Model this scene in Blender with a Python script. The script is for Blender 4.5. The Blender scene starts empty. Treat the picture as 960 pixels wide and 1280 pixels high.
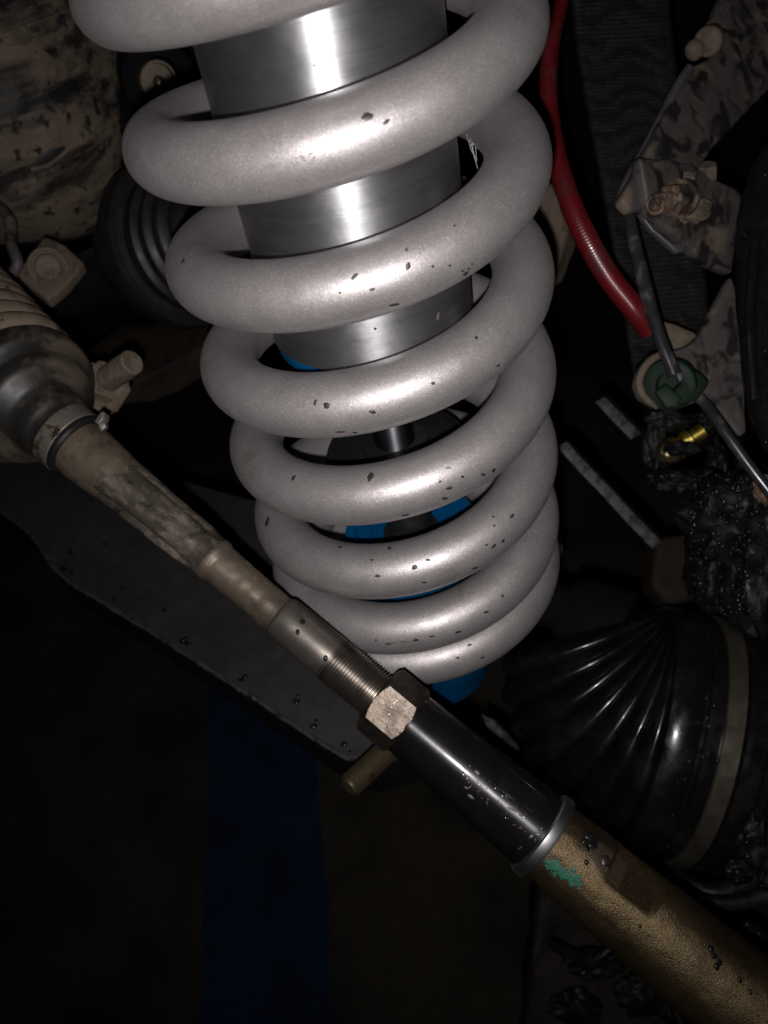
import bpy, bmesh, math, random
import numpy as np
from mathutils import Vector, Matrix, Quaternion
from mathutils.bvhtree import BVHTree
from mathutils import noise as mnoise
random.seed(7)
sc = bpy.context.scene
COL = sc.collection
PI = math.pi

# ---------------------------------------------------------------- frame of the place
F = 1072.45                     # focal length in pixels of the 960x1280 photograph
A_, B_ = 0.15173, 0.75342       # lean of the coilover axis as seen from the camera
D = Vector((math.sin(A_), math.cos(A_)*math.cos(B_), math.cos(A_)*math.sin(B_)))   # straight down in the place
U = D.cross(Vector((0, 0, 1))).normalized()
if U.x < 0: U = -U
Wf = U.cross(D)
if Wf.z > 0: Wf = -Wf           # from the coilover axis towards the photographer
HC = 0.72                       # camera height above the floor
ZW = -D; XW = U; YW = ZW.cross(XW)
BM = Matrix((XW, YW, ZW))       # camera frame (right, down, forward) -> world
def W(v): return BM @ Vector(v) + Vector((0, 0, HC))
def WD(v): return BM @ Vector(v)
def ray(x, y): return Vector(((x-480)/F, (y-640)/F, 1.0))
def C(x, y, z): return ray(x, y)*z          # point seen at photo pixel x, y at depth z (m), camera frame

# ---------------------------------------------------------------- camera
cd = bpy.data.cameras.new('camera'); cam = bpy.data.objects.new('camera', cd); COL.objects.link(cam)
cam.matrix_world = Matrix.Translation((0, 0, HC)) @ (BM @ Matrix(((1,0,0),(0,-1,0),(0,0,-1)))).to_4x4()
cd.sensor_fit = 'VERTICAL'; cd.sensor_height = 36; cd.sensor_width = 27
cd.lens = F/1280*36; cd.clip_start = 0.01; cd.clip_end = 50
cd.dof.use_dof = True; cd.dof.focus_distance = 0.262; cd.dof.aperture_fstop = 17
sc.camera = cam
# ---------------------------------------------------------------- light: the phone's flash beside its lens
w = bpy.data.worlds.new('World'); sc.world = w; w.use_nodes = True
w.node_tree.nodes['Background'].inputs[0].default_value = (0.7, 0.75, 1, 1)
w.node_tree.nodes['Background'].inputs[1].default_value = 0.0035
FL = 4.0
ld = bpy.data.lights.new('flash', 'SPOT'); ld.energy = FL; ld.color = (1, 0.965, 0.955)
ld.shadow_soft_size = 0.0022; ld.spot_size = math.radians(118); ld.spot_blend = 1.0
lo = bpy.data.objects.new('phone_flash', ld); COL.objects.link(lo)
lp = Vector((-0.004, 0.013, 0.0)); aim = C(500, 470, 0.3)-lp
lo.location = W(lp)
lo.rotation_euler = WD(aim).to_track_quat('-Z', 'Y').to_euler()
sc.view_settings.view_transform = 'Standard'; sc.view_settings.look = 'None'
sc.view_settings.exposure = 0.0; sc.view_settings.gamma = 1; sc.view_settings.use_curve_mapping = False
sc.cycles.use_denoising = True
sc.cycles.max_bounces = 6; sc.cycles.diffuse_bounces = 3; sc.cycles.glossy_bounces = 4

# ---------------------------------------------------------------- materials
def mat(name, col, metal=0.0, rough=0.5, col2=None, n2=(40, .5, .6), st=(1,1,1), col3=None, n3=(40,.5,.6),
        bump=0.0, bs=200, bst=(1,1,1), bdist=0.0006, rvar=0.0, coat=0.0, flakes=None, aniso=0.0, spec=0.5, fcol=0.0, rough2=None, rough3=None, detail=6, var=0.12, metal2=None, fine=0.0):
    m = bpy.data.materials.new(name); m.use_nodes = True
    nt = m.node_tree; N = nt.nodes; L = nt.links
    b = N['Principled BSDF']
    tc = N.new('ShaderNodeTexCoord')
    def mp(s):
        q = N.new('ShaderNodeMapping'); q.inputs['Scale'].default_value = s; L.new(tc.outputs['Object'], q.inputs['Vector']); return q.outputs[0]
    def nz(scale, vec, det=6, rg=.6, dist=0.0):
        q = N.new('ShaderNodeTexNoise'); q.inputs['Scale'].default_value = scale; q.inputs['Detail'].default_value = det
        q.inputs['Roughness'].default_value = rg; q.inputs['Distortion'].default_value = dist; L.new(vec, q.inputs['Vector']); return q.outputs['Fac']
    def rng(v, a, c, d=0, e=1):
        q = N.new('ShaderNodeMapRange'); q.inputs[1].default_value = a; q.inputs[2].default_value = c; q.inputs[3].default_value = d; q.inputs[4].default_value = e
        q.interpolation_type = 'SMOOTHSTEP'; L.new(v, q.inputs[0]); return q.outputs[0]
    def mixc(f, a, c):
        q = N.new('ShaderNodeMix'); q.data_type = 'RGBA'; L.new(f, q.inputs['Factor'])
        if isinstance(a, tuple): q.inputs['A'].default_value = (*a, 1)
        else: L.new(a, q.inputs['A'])
        if isinstance(c, tuple): q.inputs['B'].default_value = (*c, 1)
        else: L.new(c, q.inputs['B'])
        return q.outputs['Result']
    def mixf(f, a, c):
        q = N.new('ShaderNodeMix'); q.data_type = 'FLOAT'; L.new(f, q.inputs['Factor'])
        for k, v in (('A', a), ('B', c)):
            if isinstance(v, (int, float)): q.inputs[k].default_value = v
            else: L.new(v, q.inputs[k])
        return q.outputs['Result']
    base = mp((1,1,1))
    dark = tuple(c*(1-var) for c in col); lite = tuple(min(1, c*(1+var)) for c in col)
    c = mixc(rng(nz(90, base, 8, .65), .3, .7), dark, lite)
    r = rng(nz(130, base, 5), .3, .7, max(.02, rough-rvar), min(1, rough+rvar))
    mt = metal
    if col2:
        f = rng(nz(n2[0], mp(st), detail, .62, .3), n2[1], n2[2])
        c = mixc(f, c, col2)
        if rough2 is not None: r = mixf(f, r, rough2)
        if metal2 is not None: mt = mixf(f, mt, metal2)
    if col3:
        f3 = rng(nz(n3[0], mp((1.1,.9,1.0)), detail, .6, .5), n3[1], n3[2])
        c = mixc(f3, c, col3)
        if rough3 is not None: r = mixf(f3, r, rough3)
    if fine:
        f4 = nz(1600, base, 3, .7)
        q = N.new('ShaderNodeMix'); q.data_type = 'RGBA'; q.blend_type = 'MULTIPLY'; q.inputs['Factor'].default_value = fine
        L.new(c, q.inputs['A']); cr = N.new('ShaderNodeMapRange'); cr.inputs[1].default_value=.3; cr.inputs[2].default_value=.7; cr.inputs[3].default_value=.3; cr.inputs[4].default_value=1.5
        L.new(f4, cr.inputs[0]); L.new(cr.outputs[0], q.inputs['B']); c = q.outputs['Result']
    if fcol:
        vf = N.new('ShaderNodeTexVoronoi'); vf.inputs['Scale'].default_value = flakes[0]*1.1; L.new(base, vf.inputs['Vector'])
        sx = N.new('ShaderNodeSeparateXYZ'); L.new(vf.outputs['Color'], sx.inputs[0])
        pw = N.new('ShaderNodeMath'); pw.operation = 'POWER'; L.new(sx.outputs[0], pw.inputs[0]); pw.inputs[1].default_value = 7
        q = N.new('ShaderNodeMix'); q.data_type = 'RGBA'; L.new(pw.outputs[0], q.inputs['Factor']); L.new(c, q.inputs['A']); q.inputs['B'].default_value = (fcol,fcol*.95,fcol*.93,1); c = q.outputs['Result']
    L.new(c, b.inputs['Base Color']); L.new(r, b.inputs['Roughness'])
    if isinstance(mt, (int, float)): b.inputs['Metallic'].default_value = mt
    else: L.new(mt, b.inputs['Metallic'])
    b.inputs['Specular IOR Level'].default_value = spec
    b.inputs['Coat Weight'].default_value = coat; b.inputs['Coat Roughness'].default_value = .12
    if aniso:
        b.inputs['Anisotropic'].default_value = aniso; b.inputs['Anisotropic Rotation'].default_value = .25
        tg = N.new('ShaderNodeTangent'); tg.direction_type = 'RADIAL'; tg.axis = 'Z'; L.new(tg.outputs[0], b.inputs['Tangent'])
    nrm = None
    if bump:
        bp = N.new('ShaderNodeBump'); bp.inputs['Strength'].default_value = bump; bp.inputs['Distance'].default_value = bdist
        L.new(nz(bs, mp(bst), 6, .6), bp.inputs['Height']); nrm = bp.outputs[0]; L.new(nrm, b.inputs['Normal'])
    if flakes:
        v = N.new('ShaderNodeTexVoronoi'); v.inputs['Scale'].default_value = flakes[0]; L.new(base, v.inputs['Vector'])
        s = N.new('ShaderNodeVectorMath'); s.operation = 'SUBTRACT'; L.new(v.outputs['Color'], s.inputs[0]); s.inputs[1].default_value = (.5,.5,.5)
        s2 = N.new('ShaderNodeVectorMath'); s2.operation = 'SCALE'; s2.inputs['Scale'].default_value = flakes[1]; L.new(s.outputs[0], s2.inputs[0])
        g = N.new('ShaderNodeNewGeometry'); a = N.new('ShaderNodeVectorMath'); a.operation = 'ADD'
        L.new(nrm if nrm else g.outputs['Normal'], a.inputs[0]); L.new(s2.outputs[0], a.inputs[1])
        n_ = N.new('ShaderNodeVectorMath'); n_.operation = 'NORMALIZE'; L.new(a.outputs[0], n_.inputs[0]); L.new(n_.outputs[0], b.inputs['Normal'])
    return m

M = {}
M['spring'] = mat('silver_metallic_paint', (.325,.296,.300), .68, .50, flakes=(4200, .10), coat=.12, var=.05, rvar=.04, fcol=.52,
                  col2=(.20,.165,.14), n2=(28,.62,.75), bump=.12, bs=300, bdist=.0003)
M['chip'] = mat('chipped_dark_metal', (.02,.018,.017), 0, .5)
M['stain'] = mat('dull_brown_stain', (.19,.165,.15), .5, .5, flakes=(2300,.1))
M['alu'] = mat('turned_aluminium', (.46,.46,.47), .96, .40, bump=.3, bs=50, bst=(1,1,30), bdist=.00012, rvar=.04, var=.05, aniso=.78,
               col2=(.34,.34,.35), n2=(30,.45,.75), st=(1,1,12))
M['blue'] = mat('blue_anodised_metal', (.0,.085,.235), .45, .36, rvar=.05)
M['shaft'] = mat('dark_chromed_rod', (.22,.22,.24), 1, .42, aniso=.9)
M['rubber'] = mat('black_rubber', (.010,.010,.011), 0, .42, spec=.25, rvar=.1, bump=.2, bs=400, bdist=.0002, col2=(.03,.026,.022), n2=(60,.5,.8))
M['wet'] = mat('wet_black_rubber', (.005,.005,.0055), 0, .45, rvar=.15, spec=.14, bump=.6, bs=180, bdist=.0008, col2=(.03,.027,.024), n2=(60,.45,.8))
M['boot'] = mat('glossy_black_boot_rubber', (.005,.005,.0055), 0, .26, rvar=.10, coat=.25, spec=.4, bump=.15, bs=250, bdist=.0004, col2=(.014,.012,.010), n2=(45,.45,.75), rough2=.5)
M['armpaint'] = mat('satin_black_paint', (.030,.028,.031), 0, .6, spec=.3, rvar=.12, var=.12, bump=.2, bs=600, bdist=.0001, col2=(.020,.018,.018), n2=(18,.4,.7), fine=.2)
M['armwall'] = mat('black_paint_shaded_side', (.006,.006,.0065), 0, .5, spec=.2, bump=.2, bs=200, bdist=.0003)  # arm paint made darker: shade of the downturned side put into the colour
M['steelrod'] = mat('dusty_worn_steel', (.070,.058,.046), .5, .42, col2=(.125,.104,.08), n2=(150,.45,.70), st=(1,1,.45), col3=(.022,.018,.016), n3=(140,.52,.68), bump=.5, bs=260, bdist=.0004, rvar=.1, rough2=.75, metal2=.1, fine=.45)
M['rodroot'] = mat('brown_dusty_forged_steel', (.100,.078,.056), .3, .6, col2=(.055,.044,.034), n2=(90,.46,.66), col3=(.03,.02,.014), n3=(150,.58,.68), bump=.4, bs=300, bdist=.0003, fine=.35, spec=.3)
M['rodneck'] = mat('brown_grey_turned_steel', (.125,.098,.072), .5, .5, col2=(.07,.055,.042), n2=(90,.45,.66), st=(1,1,.5), col3=(.19,.16,.12), n3=(100,.58,.70), bump=.35, bs=300, bdist=.0003, fine=.35)
M['collar'] = mat('grey_machined_steel', (.13,.115,.10), .75, .42, col2=(.08,.07,.06), n2=(90,.5,.7), bump=.3, bs=300, bdist=.0002, fine=.3)
M['thread'] = mat('oily_thread_steel', (.16,.135,.115), .9, .34, col2=(.05,.042,.036), n2=(80,.45,.65))
M['nut'] = mat('bronze_grey_nut_steel', (.10,.080,.064), .85, .42, col2=(.045,.036,.03), n2=(120,.42,.65), bump=.8, bs=400, bdist=.0002, fine=.4)
M['scratch'] = mat('bright_scratch_metal', (.5,.48,.45), 1, .35)
M['sleeve'] = mat('black_lacquered_steel', (.006,.0055,.0055), .12, .36, rvar=.05, coat=.4, bump=.12, bs=260, bdist=.0002, col2=(.018,.016,.015), n2=(200,.66,.74), fine=.2, aniso=.8)
M['washer'] = mat('bright_zinc_washer', (.45,.45,.46), 1, .36, bump=.1, bs=200, bdist=.0002)
M['cast'] = mat('gold_cast_metal', (.135,.098,.052), .88, .40, col2=(.08,.055,.032), n2=(45,.46,.72), bump=.9, bs=2100, bdist=.00028, rvar=.06, fine=.6, aniso=.5)
M['castdark'] = mat('brown_stained_cast_metal', (.06,.045,.03), .5, .45, bump=.4, bs=500, bdist=.0003)
M['green'] = mat('green_paint_mark', (.010,.085,.052), 0, .6, bump=.5, bs=900, bdist=.0003)
M['brass'] = mat('yellow_zinc_thread', (.26,.205,.125), .9, .36, col2=(.08,.06,.04), n2=(90,.5,.7))
M['gold'] = mat('bright_brass', (.30,.22,.05), .9, .38, col2=(.05,.04,.02), n2=(300,.45,.6))
M['dust'] = mat('dusty_tan_casting', (.135,.106,.078), 0, .85, spec=.15, col2=(.014,.013,.014), n2=(24,.42,.60), st=(.35,.8,2.3), col3=(.016,.015,.016), n3=(150,.54,.64),
                bump=.6, bs=120, bdist=.001, rough2=.5, fine=.35, detail=9)
M['tanrub'] = mat('dust_caked_rubber', (.145,.112,.082), 0, .85, spec=.2, col2=(.09,.07,.052), n2=(60,.45,.65), col3=(.03,.027,.026), n3=(75,.60,.66), bump=.4, bs=200, bdist=.0005, fine=.25)
M['domerub'] = mat('dirty_black_boot_rubber', (.012,.011,.010), 0, .45, spec=.4, col2=(.065,.050,.036), n2=(40,.46,.64), rough2=.7, bump=.3, bs=220, bdist=.0004)
M['tansteel'] = mat('dusty_steel', (.13,.10,.075), .1, .75, spec=.2, col2=(.07,.055,.042), n2=(90,.45,.65), bump=.5, bs=240, bdist=.0005, fine=.3)
M['clamp'] = mat('worn_clamp_steel', (.17,.155,.13), .6, .5, col2=(.07,.04,.025), n2=(150,.48,.60), bump=.3, bs=300, bdist=.0003)
M['muddy'] = mat('mud_splashed_black_steel', (.080,.070,.067), .15, .55, col2=(.145,.115,.085), n2=(60,.50,.68), rough2=.85, col3=(.022,.020,.020), n3=(85,.45,.60), spec=.3, bump=.5, bs=150, bdist=.0006, fine=.4, rough3=.35, detail=2.5)
M['edge'] = mat('bare_grey_edge_steel', (.085,.08,.09), .4, .45, col2=(.05,.045,.045), n2=(80,.5,.7), bump=.2, bs=200)
M['rust'] = mat('rusty_bolt_steel', (.085,.05,.03), .3, .7, col2=(.19,.14,.10), n2=(260,.46,.6), col3=(.02,.016,.014), n3=(150,.52,.6), bump=.6, bs=400, bdist=.0004)
M['web'] = mat('black_nylon_webbing', (.008,.0075,.0075), 0, .75, col2=(.017,.015,.015), n2=(300,.5,.7), bump=.8, bs=900, bdist=.0004, st=(1,1,2), spec=.2, fine=.6)
M['red'] = mat('red_hose_sleeve', (.105,.005,.007), .15, .36, coat=.3, col2=(.06,.02,.02), n2=(60,.45,.7), fine=.4)
M['wire'] = mat('dark_plastic_line', (.022,.021,.025), .1, .32, col2=(.08,.074,.07), n2=(90,.50,.66), rvar=.1, coat=.2)
M['clip'] = mat('green_grey_plastic', (.009,.019,.012), 0, .55, spec=.12, col2=(.018,.020,.014), n2=(90,.5,.7), bump=.3, bs=250, bdist=.0003)
M['gloss'] = mat('glossy_black_paint', (.005,.005,.006), 0, .25, spec=.3, rvar=.1, col2=(.012,.010,.009), n2=(70,.5,.7), bump=.3, bs=120, bdist=.0006)
M['floor'] = mat('dark_garage_floor', (.036,.030,.022), 0, .9, spec=.1, col2=(.018,.015,.011), n2=(9,.4,.65), bump=.3, bs=60, bdist=.001, fine=.3, col3=(.03,.026,.022), n3=(14,.62,.72))
M['stripe'] = mat('worn_blue_floor_paint', (.008,.019,.048), 0, .85, spec=.1, col2=(.005,.011,.025), n2=(16,.4,.65), bump=.3, bs=60, bdist=.001)
M['liner'] = mat('black_wheel_well_liner', (.005,.005,.005), 0, .9, spec=.05)
M['brown'] = mat('brown_grimy_steel', (.018,.013,.009), 0, .7, spec=.15, col2=(.010,.008,.007), n2=(30,.45,.65), bump=.6, bs=90, bdist=.001)
M['scuff'] = mat('scuffed_black_edge', (.055,.055,.058), .2, .6, col2=(.012,.012,.012), n2=(190,.44,.56), st=(1,1,1), fine=.7, bump=.4, bs=200)
m = bpy.data.materials.new('clear_water'); m.use_nodes = True
b = m.node_tree.nodes['Principled BSDF']; b.inputs['Transmission Weight'].default_value = .8; b.inputs['Base Color'].default_value = (.04,.04,.04,1); b.inputs['Roughness'].default_value = .16; b.inputs['IOR'].default_value = 1.33
M['water'] = m
for n_, c_ in (('pale_bare_metal',(.45,.44,.42)),):
    M['pale'] = mat(n_, c_, .6, .4)
M['dullrub'] = mat('dull_black_boot_rubber', (.007,.0065,.0065), 0, .5, rvar=.06, spec=.3, bump=.2, bs=250, bdist=.0003, col2=(.014,.012,.010), n2=(60,.5,.7))
M['grime'] = mat('black_brown_grime', (.012,.008,.005), 0, .6, spec=.15, col2=(.005,.004,.004), n2=(40,.4,.6), bump=.8, bs=120, bdist=.001)
M['tar'] = mat('black_glossy_grease', (.008,.007,.009), 0, .22, rvar=.1, bump=.4, bs=300, bdist=.0004)
M['lip'] = mat('grey_edge_highlight', (.055,.053,.057), .2, .5, col2=(.02,.02,.02), n2=(160,.5,.65), bump=.5, bs=300)  # lighter grey paints in the highlight on the arm plate's edge

# ---------------------------------------------------------------- mesh helpers (camera-frame coordinates in, world out)
def link(name, V, Fc, m, parent=None, origin=None, sharp=35, extra=None, axis_z=None):
    """one mesh object from camera-frame vertices"""
    Vw = [W(v) for v in V]
    if parent is not None: org = Vector(parent['o_'])
    else:
        org = W(origin) if origin is not None else sum(Vw, Vector())/len(Vw)
    me = bpy.data.meshes.new(name)
    rq = WD(axis_z).to_track_quat('Z', 'Y') if axis_z is not None else None
    ri = rq.inverted() if rq else None
    me.from_pydata([tuple(ri @ (v-org)) if rq else tuple(v-org) for v in Vw], [], Fc)
    me.materials.append(M[m] if isinstance(m, str) else m)
    bm = bmesh.new(); bm.from_mesh(me); bmesh.ops.recalc_face_normals(bm, faces=bm.faces); bm.to_mesh(me); bm.free()
    me.shade_smooth(); me.set_sharp_from_angle(angle=math.radians(sharp)); me.update()
    o = bpy.data.objects.new(name, me); COL.objects.link(o)
    o['o_'] = tuple(org)
    if rq: o.rotation_mode = 'QUATERNION'; o.rotation_quaternion = rq; o['r_'] = tuple(rq)
    if parent is not None:
        o.parent = parent
        if 'r_' in parent.keys(): o.matrix_parent_inverse = Quaternion(parent['r_']).inverted().to_matrix().to_4x4()
    else: o.location = org
    if name in ('water_drops', 'water_droplets', 'oil_spots', 'green_paint_mark'): o['kind'] = 'stuff'
    return o
def tag(o, label, cat, group=None):
    o['label'] = label; o['category'] = cat
    if group: o['group'] = group
    return o
def thing(name, origin, label, cat, group=None):
    o = bpy.data.objects.new(name, None); COL.objects.link(o); org = W(origin); o.location = org; o['o_'] = tuple(org)
    o.empty_display_size = .01
    return tag(o, label, cat, group)
def sub(name, V, Fc, m, parent, **k):     # part of a part: shares the origin of its thing
    return link(name, V, Fc, m, parent, **k)
def fix_parent_offsets(): pass

def basis(a):
    a = Vector(a).normalized(); t = Vector((0,0,1)) if abs(a.z) < .8 else Vector((1,0,0))
    e1 = a.cross(t).normalized(); e2 = a.cross(e1).normalized(); return a, e1, e2
def lathe(o, a, prof, seg=48, cap=True, e1=None):
    """profile [(t, r)] along axis a from o"""
    a, x, y = basis(a) if e1 is None else (Vector(a).normalized(), Vector(e1), Vector(a).normalized().cross(Vector(e1)))
    V = []; Fc = []
    for t, r in prof:
        for k in range(seg):
            q = 2*PI*k/seg; V.append(Vector(o)+a*t+(x*math.cos(q)+y*math.sin(q))*r)
    n = len(prof)
    for i in range(n-1):
        for k in range(seg):
            k2 = (k+1) % seg; Fc.append((i*seg+k, i*seg+k2, (i+1)*seg+k2, (i+1)*seg+k))
    if cap:
        Fc.append(tuple(range(seg))[::-1]); Fc.append(tuple((n-1)*seg+k for k in range(seg)))
    return V, Fc
def ring_lathe(o, a, prof, seg=48):
    """closed profile"""
    V, Fc = lathe(o, a, prof, seg, cap=False); n = len(prof)
    for k in range(seg):
        k2 = (k+1) % seg; Fc.append(((n-1)*seg+k, (n-1)*seg+k2, k2, k))
    return V, Fc
def sweep(P, R, seg=20, cap=True, flat=None):
    P = [Vector(p) for p in P]; n = len(P); V = []; Fc = []
    up = None
    for i in range(n):
        t = (P[min(i+1, n-1)]-P[max(i-1, 0)]).normalized()
        if up is None: _, up, _ = basis(t)
        up = (up-t*up.dot(t)).normalized(); s = t.cross(up)
        r = R[i] if hasattr(R, '__len__') else R
        for k in range(seg):
            q = 2*PI*k/seg; V.append(P[i]+(up*math.cos(q)+s*math.sin(q))*r)
    for i in range(n-1):
        for k in range(seg):
            k2 = (k+1) % seg; Fc.append((i*seg+k, i*seg+k2, (i+1)*seg+k2, (i+1)*seg+k))
    if cap: Fc.append(tuple(range(seg))[::-1]); Fc.append(tuple((n-1)*seg+k for k in range(seg)))
    return V, Fc
def smooth_path(pts, n=12):
    pts = [Vector(p) for p in pts]; out = []
    P = [2*pts[0]-pts[1]]+pts+[2*pts[-1]-pts[-2]]
    for i in range(1, len(P)-2):
        for k in range(n):
            t = k/n; a, b_, c, d = P[i-1:i+3]
            out.append(.5*((2*b_)+(c-a)*t+(2*a-5*b_+4*c-d)*t*t+(3*b_-a-3*c+d)*t**3))
    out.append(pts[-1]); return out
def plate(pts, thick, dirv=None, bev=.0012, lump=0.0, cuts=3, seed=0):
    """polygon (camera-frame points) thickened away from the lens, edges rounded"""
    P = [Vector(p) for p in pts]
    n = Vector((0,0,0))
    for i in range(len(P)): n += P[i].cross(P[(i+1) % len(P)])
    n.normalize()
    if n.z < 0: n = -n
    if dirv is not None: n = Vector(dirv).normalized()
    bm = bmesh.new()
    a = [bm.verts.new(p) for p in P]; f = bm.faces.new(a)
    r = bmesh.ops.extrude_face_region(bm, geom=[f]); vs = [g for g in r['geom'] if isinstance(g, bmesh.types.BMVert)]
    for v in vs: v.co += n*thick
    bmesh.ops.recalc_face_normals(bm, faces=bm.faces)
    if bev: bmesh.ops.bevel(bm, geom=list(bm.edges), offset=bev, segments=3, affect='EDGES', profile=.5, clamp_overlap=True)
    if lump:
        bmesh.ops.triangulate(bm, faces=[f for f in bm.faces if len(f.verts) > 4])
        for _ in range(cuts):
            es = [e for e in bm.edges if e.calc_length() > .004]
            if es: bmesh.ops.subdivide_edges(bm, edges=es, cuts=1, use_grid_fill=True)
        for v in bm.verts:
            v.co += Vector(mnoise.noise_vector(v.co*55+Vector((seed*3.1,0,0))))*lump+Vector(mnoise.noise_vector(v.co*170+Vector((seed,5,0))))*lump*.35
    bm.verts.index_update()
    V = [v.co.copy() for v in bm.verts]; Fc = [tuple(v.index for v in f.verts) for f in bm.faces]; bm.free()
    return V, Fc
def blob(c, rx, ry, rz, lump=.15, freq=1.6, sub_=4, seed=0, a=None):
    bm = bmesh.new(); bmesh.ops.create_icosphere(bm, subdivisions=sub_, radius=1)
    ax = basis(a) if a is not None else (Vector((0,0,1)), Vector((1,0,0)), Vector((0,1,0)))
    V = []
    for v in bm.verts:
        p = v.co.copy(); k = 1+lump*mnoise.noise(p*freq+Vector((seed*7.3, seed, 0)))+lump*.4*mnoise.noise(p*freq*3+Vector((seed, 0, 9)))
        p *= k; V.append(Vector(c)+ax[1]*p.x*rx+ax[2]*p.y*ry+ax[0]*p.z*rz)
    Fc = [tuple(v.index for v in f.verts) for f in bm.faces]; bm.free(); return V, Fc
def join(*g):
    V = []; Fc = []
    for v, f in g:
        n = len(V); V += list(v); Fc += [tuple(i+n for i in q) for q in f]
    return V, Fc
def bvh(*g):
    V, Fc = join(*g); return BVHTree.FromPolygons([tuple(v) for v in V], Fc)
def hit(t, x, y):
    d = ray(x, y).normalized(); p, n, i, _ = t.ray_cast(Vector((0,0,0)), d)
    if p is None: return None, None
    if n.dot(d) > 0: n = -n
    return p, n
def patch(t, x, y, rx, ry, ang=0, n=11, lift=.00009, rag=.3, rnd=random):
    """irregular thin patch lying on the surface t where the photo pixel x, y meets it"""
    c, cn = hit(t, x, y)
    if c is None: return None
    V = [c+cn*lift*1.6]
    ca, sa = math.cos(ang), math.sin(ang)
    for ring in (.6, 1.0):
        for k in range(n):
            q = 2*PI*k/n; r = ring*(1+rnd.uniform(-rag, rag)*(1 if ring == 1 else .3))
            u, v = rx*r*math.cos(q), ry*r*math.sin(q)
            p, nn = hit(t, x+u*ca-v*sa, y+u*sa+v*ca)
            if p is None or (p-c).length > .02: return None
            V.append(p+nn*(lift if ring < 1 else -.00003))
    Fc = [(0, 1+k, 1+(k+1) % n) for k in range(n)]+[(1+k, 1+n+k, 1+n+(k+1) % n, 1+(k+1) % n) for k in range(n)]
    return V, Fc
def drops(t, spots, rmin, rmax):
    g = []
    for x, y in spots:
        p, n = hit(t, x, y)
        if p is None: continue
        r = random.uniform(rmin, rmax); a, e1, e2 = basis(n); V = []
        bm = bmesh.new(); bmesh.ops.create_icosphere(bm, subdivisions=2, radius=1)
        st = random.uniform(1, 1.4)
        for v in bm.verts: V.append(p+e1*v.co.x*r*st+e2*v.co.y*r+a*v.co.z*r*.6)
        Fc = [tuple(v.index for v in f.verts) for f in bm.faces]; bm.free(); g.append((V, Fc))
    return join(*g)

# ================================================================ SETTING
def struct(name, V, Fc, m):
    o = link(name, V, Fc, m); o['kind'] = 'structure'; return o
def onfloor(x, y, k=HC):       # where the ray through x, y meets the level k metres below the lens
    r = ray(x, y); return r*(k/r.dot(D))
def FP(X, Y, Z): return BM.transposed() @ (Vector((X, Y, Z))-Vector((0, 0, HC)))   # world -> camera frame
struct('garage_floor', [FP(-5,-5,0), FP(5,-5,0), FP(5,6,0), FP(-5,6,0)], [(0,1,2,3)], 'floor')
k4 = HC-.004
nL = 26; Vs = []; Fs = []
for i in range(nL+1):
    y = 600+i*40; t = i/nL
    xl = 262-.0316*(y-900)+random.uniform(-2.5, 2.5); xr = 400+.069*(y-990)+random.uniform(-2.5, 2.5)
    Vs += [onfloor(xl, y, k4), onfloor(xr, y, k4)]
for i in range(nL): Fs.append((2*i, 2*i+1, 2*i+3, 2*i+2))
struct('blue_floor_stripe', Vs, Fs, 'stripe')
# wheel-well liner: a curved black wall round the back
Vs = []; Fs = []; n = 28
for j, z in enumerate((.12, .5, .9, 1.1)):
    for i in range(n+1):
        q = PI*(-.12+1.24*i/n); Vs.append(FP(.05+.75*math.cos(q), .1+(.75-.1*(j == 3))*math.sin(q), z))
for j in range(3):
    for i in range(n): Fs.append((j*(n+1)+i, j*(n+1)+i+1, (j+1)*(n+1)+i+1, (j+1)*(n+1)+i))
struct('wheel_well_liner', Vs, Fs, 'liner')

# ================================================================ COIL SPRING
CX = Vector((-0.019939, -0.141305, 0.213357)); RS = .050; RW = .0096628; PH = .978062
def hfun(k):
    kn = [-3,-1,0,1,2,3,4,5,6,7,8.5]; p, q, e = .03605147, .031093, .018444
    hv = [-3*p,-p,0,p,2*p,3*p,4*p,5*p,5*p+q,5*p+q+e,5*p+q+2.5*e]
    return float(np.mean([np.interp(k+d, kn, hv) for d in (-.12,-.08,-.04,0,.04,.08,.12)]))
def axis(h): return CX+D*h
def helix(k):
    a = 2*PI*k+PH; return axis(hfun(k))+(Wf*math.cos(a)-U*math.sin(a))*RS
kk = np.arange(-2.0, 7.52, 1/110)
SV, SF = sweep([helix(k) for k in kk], RW, seg=56)
spring = tag(link('coil_spring', SV, SF, 'spring', origin=axis(hfun(7))), 'silver metallic painted coil spring wound round the bright aluminium shock body', 'coil spring')
ST = bvh((SV, SF))
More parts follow.
